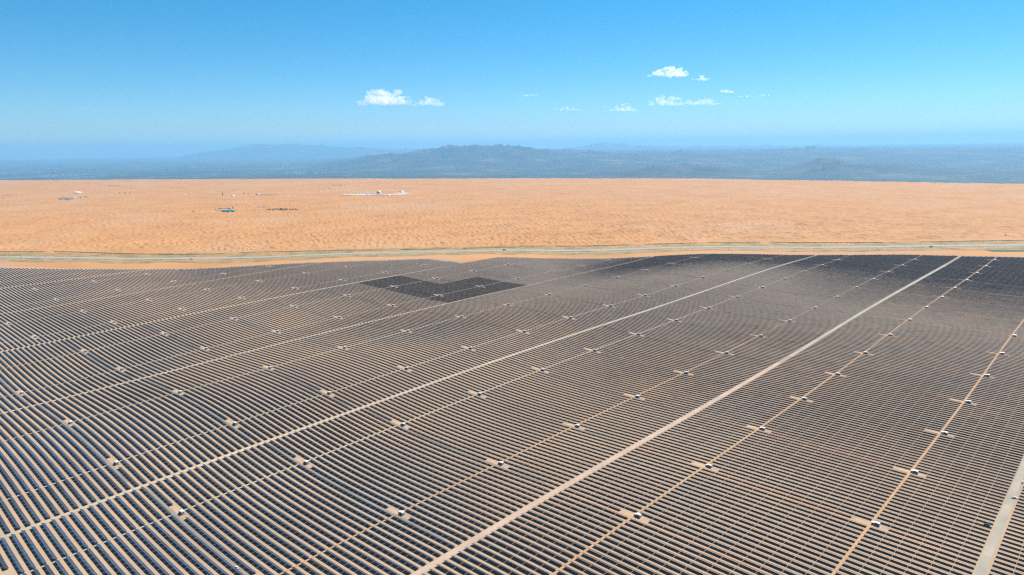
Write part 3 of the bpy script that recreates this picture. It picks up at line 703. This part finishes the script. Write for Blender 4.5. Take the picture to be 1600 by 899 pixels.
grove("grove", "bushes behind the paved strip of the green pool", 350, 326.8, 13, .4, 34, 9, 12)

# shrubs along the highway and the dune foot
def shrubs():
    rs = np.random.RandomState(5); P = []
    for off_, wdt, num, den in ((128, 4, 9000, .2), (-50, 40, 2600, .58), (70, 34, 1500, .6), (-100, 14, 900, .6)):
        x = rs.uniform(-3900, 900, num * 2); y = np.interp(x, HWX, HWY) + off_ + rs.normal(0, wdt, num * 2) if off_ != 128 else np.interp(x, DNX, DNY) + rs.normal(0, wdt, num * 2)
        k = (vnoise(x / 60, y / 60, 77) > den)[:num * 2]; P += list(zip(x[k], y[k], rs.uniform(0.6, 1.8 if off_ == 128 else 1.7, k.sum())))
    P = np.array(P); x, y, s = P.T; z = height(x, y); n = len(P); V = []; 
    for q in range(5):
        d = rs.normal(size=(n, 3)); d /= np.linalg.norm(d, axis=1)[:, None]; e = np.cross(d, rs.normal(size=(n, 3))); e /= np.linalg.norm(e, axis=1)[:, None]
        c = np.stack([x + rs.normal(0, .4, n) * s, y + rs.normal(0, .4, n) * s, z + s * .35], 1); sz = (s * .55)[:, None]
        V += [c - d * sz, c + e * sz, c + d * sz, c - e * sz]
    V = np.stack(V, 1).reshape(-1, 3); F = np.arange(len(V)).reshape(-1, 4)
    return V, F
V, F = shrubs(); tag(link("desert_shrubs", mesh_np("desert_shrubs", V, F, [LEAF])), "dry green shrubs along the highway and the foot of the dunes", None, None, 'stuff')
# the green plots by the highway at the right
GREEN = noisy("green_plot", [(0.4, (0.05, 0.095, 0.05)), (0.6, (0.10, 0.14, 0.075))], 0.03, 5)
gx = [ground_at(px, 390.3)[0] for px in (1545, 1575, 1620, 1680)]; gy = [ground_at(px, 390.3)[1] for px in (1545, 1575, 1620, 1680)]
tag(link("green_plot", drape("green_plot", gx, gy, 20, 20, GREEN, 0.6, rag=8, seed=3, cross=3)), kind='structure')

# ------------------------------------------------------------------ far town
def town():
    rs = np.random.RandomState(8); Vs, Fs, Ms = [], [], []; n = 0
    f = np.array([(0, 3, 2, 1), (4, 5, 6, 7), (0, 1, 5, 4), (1, 2, 6, 5), (2, 3, 7, 6), (3, 0, 4, 7)])
    for i in range(9000):
        px = rs.uniform(-60, 640); py = rs.uniform(252, 279); x, y = ground_at(px, py, PLZ)
        if float(vnoise(np.array([x / 2600]), np.array([y / 2600]), 91)[0]) < .6: continue
        d = math.hypot(x, y)
        if y < np.interp(x, DFX, DFY) + 700 or d > 75000: continue
        if float(h_far(np.array([x]), np.array([y]))[0]) > PLZ + 60: continue
        z = float(h_far(np.array([x]), np.array([y]))[0]); a, b, h = rs.uniform(16, 50), rs.uniform(10, 24), rs.uniform(6, 18)
        c, s = math.cos(.74), math.sin(.74)
        for zz in (z - 2, z + h):
            for u, v in ((-a, -b), (a, -b), (a, b), (-a, b)): Vs.append((x + u * c - v * s, y + u * s + v * c, zz))
        Fs.append(f + n); n += 8; Ms += [0 if rs.rand() < .35 else 1] * 6
    return np.array(Vs), np.concatenate(Fs), np.array(Ms)
V, F, M = town()
tag(link("far_town", mesh_np("far_town", V, F, [WHITE, CONC], M)), "pale scattered buildings of a far town on the hazy plain", None, None, 'stuff')
for px, py, w, dd, lb in ((570, 259.5, 330, 300, "long pale roofed works below the mountains"), (480, 245.5, 900, 900, "long pale roofed works near the horizon"), (1525, 288, 20, 10, "")):
    if not lb: continue
    x, y = ground_at(px, py, PLZ); z = float(h_far(np.array([x]), np.array([y]))[0])
    o = empty("long_shed", (x, y, z)); o.rotation_euler = (0, 0, .8)
    link("wall", MB().box(-w, w, -dd / 2, dd / 2, -10, 14).mesh("wall", [WHITE]), o); link("roof", MB().box(-w - 5, w + 5, -dd / 2 - 5, dd / 2 + 5, 14.1, 20, 0, 6).mesh("roof", [ROOF]), o); tag(o, lb, "industrial building")

# ------------------------------------------------------------------ clouds
cm = bpy.data.materials.new("cloud_vapour"); cm.use_nodes = True; cn = cm.node_tree; cn.nodes.clear()
co = cn.nodes.new("ShaderNodeOutputMaterial"); cv = cn.nodes.new("ShaderNodeVolumePrincipled"); cv.inputs["Color"].default_value = (1, 1, 1, 1)
cv.inputs["Anisotropy"].default_value = 0.3; cv.inputs["Density"].default_value = 0.0011
cn.links.new(cv.outputs[0], co.inputs["Volume"])
CD = 74000.0
def cloud(name, label, puffs, dens, voxel=90.0):
    """PUFFS: (picture x, y, radius in px) -> one joined vapour body"""
    import bmesh
    bm = bmesh.new(); pr = CD / FPX; rs = np.random.RandomState(len(puffs) * 7 + int(puffs[0][0])); c, s = math.cos(YAW), math.sin(YAW); cx = []
    for (px, py, r) in puffs:
        yh = YH - (px - 800) * .01315; lat = (px - 800) * pr / 1.0; dep = CD * 1.0 + rs.uniform(-1, 1) * r * pr; z = HCAM + (yh - py) * pr * 1.03
        x = lat * c + dep * s; y = -lat * s + dep * c
        for q in range(13):
            o_ = rs.normal(0, .5, 3) * r * pr; o_[2] *= .6; rad = r * pr * rs.uniform(.16, .5)
            bmesh.ops.create_icosphere(bm, subdivisions=2, radius=rad, matrix=Matrix.Translation((x + o_[0], y + o_[1], z + abs(o_[2]) * 1.0 - r * pr * .2)) @ Matrix.Diagonal((1, 1, .8, 1)))
        cx.append((x, y, z))
    ctr = np.mean(cx, 0)
    bmesh.ops.translate(bm, verts=bm.verts, vec=(-ctr[0], -ctr[1], -ctr[2]))
    me = bpy.data.meshes.new(name); bm.to_mesh(me); bm.free(); mm = cm.copy(); mm.node_tree.nodes["Principled Volume"].inputs["Density"].default_value = dens; me.materials.append(mm)
    o = link(name, me, None, tuple(ctr)); rm = o.modifiers.new("join", 'REMESH'); rm.mode = 'VOXEL'; rm.voxel_size = voxel
    tag(o, label, None, None, 'structure'); return o
def puffs(x0, x1, base, hs, n, seed):
    rs = np.random.RandomState(seed); out = []
    for i in range(n):
        t = (i + .5) / n; x = x0 + (x1 - x0) * t; h = np.interp(t, np.linspace(0, 1, len(hs)), hs)
        out.append((x, base - h * .3 + rs.uniform(-.8, .8), max(2.0, h * .62)))
        if h > 8: out.append((x + rs.uniform(-2, 2), base - h * .72 + rs.uniform(-1, 1), h * .42))
    return out
cloud("cloud", "broad white cumulus left of the middle of the sky", puffs(568, 706, 171, [3, 10, 27, 22, 24, 10, 8, 15, 13, 3], 15, 1), 0.0007)
cloud("cloud", "brightest small cloud, upper right of the middle", puffs(1008, 1068, 130, [5, 10, 14, 17, 15, 6], 8, 2), 0.0012, 60)
cloud("cloud", "small bright puff right of the brightest cloud", puffs(1072, 1098, 135, [4, 6, 10, 6], 4, 3), 0.0010, 60)
cloud("cloud", "faint long cloud bank on the right", puffs(1010, 1120, 170, [8, 16, 12, 8, 12, 6], 12, 4), 0.0007, 70)
cloud("cloud", "faint small cloud left of the long bank", puffs(930, 995, 179, [3, 7, 13, 6], 7, 5), 0.0008, 70)
cloud("cloud", "flat faint cloud near the middle", puffs(812, 846, 158, [4, 7, 5], 5, 6), 0.0007)
cloud("cloud", "small white puff above the long bank", puffs(1116, 1140, 152, [5, 8, 5], 4, 7), 0.0014, 60)
cloud("cloud", "faint wisps at the right end of the bank", puffs(1145, 1195, 158, [4, 6, 3, 6, 3], 6, 8), 0.001, 60)
cloud("cloud", "very faint small cloud low near the middle", puffs(865, 910, 178, [4, 8, 4], 5, 9), 0.0009, 60)
cloud("cloud", "tiny white fleck high above the middle", puffs(839, 846, 123, [3, 4], 2, 10), 0.0006, 50)
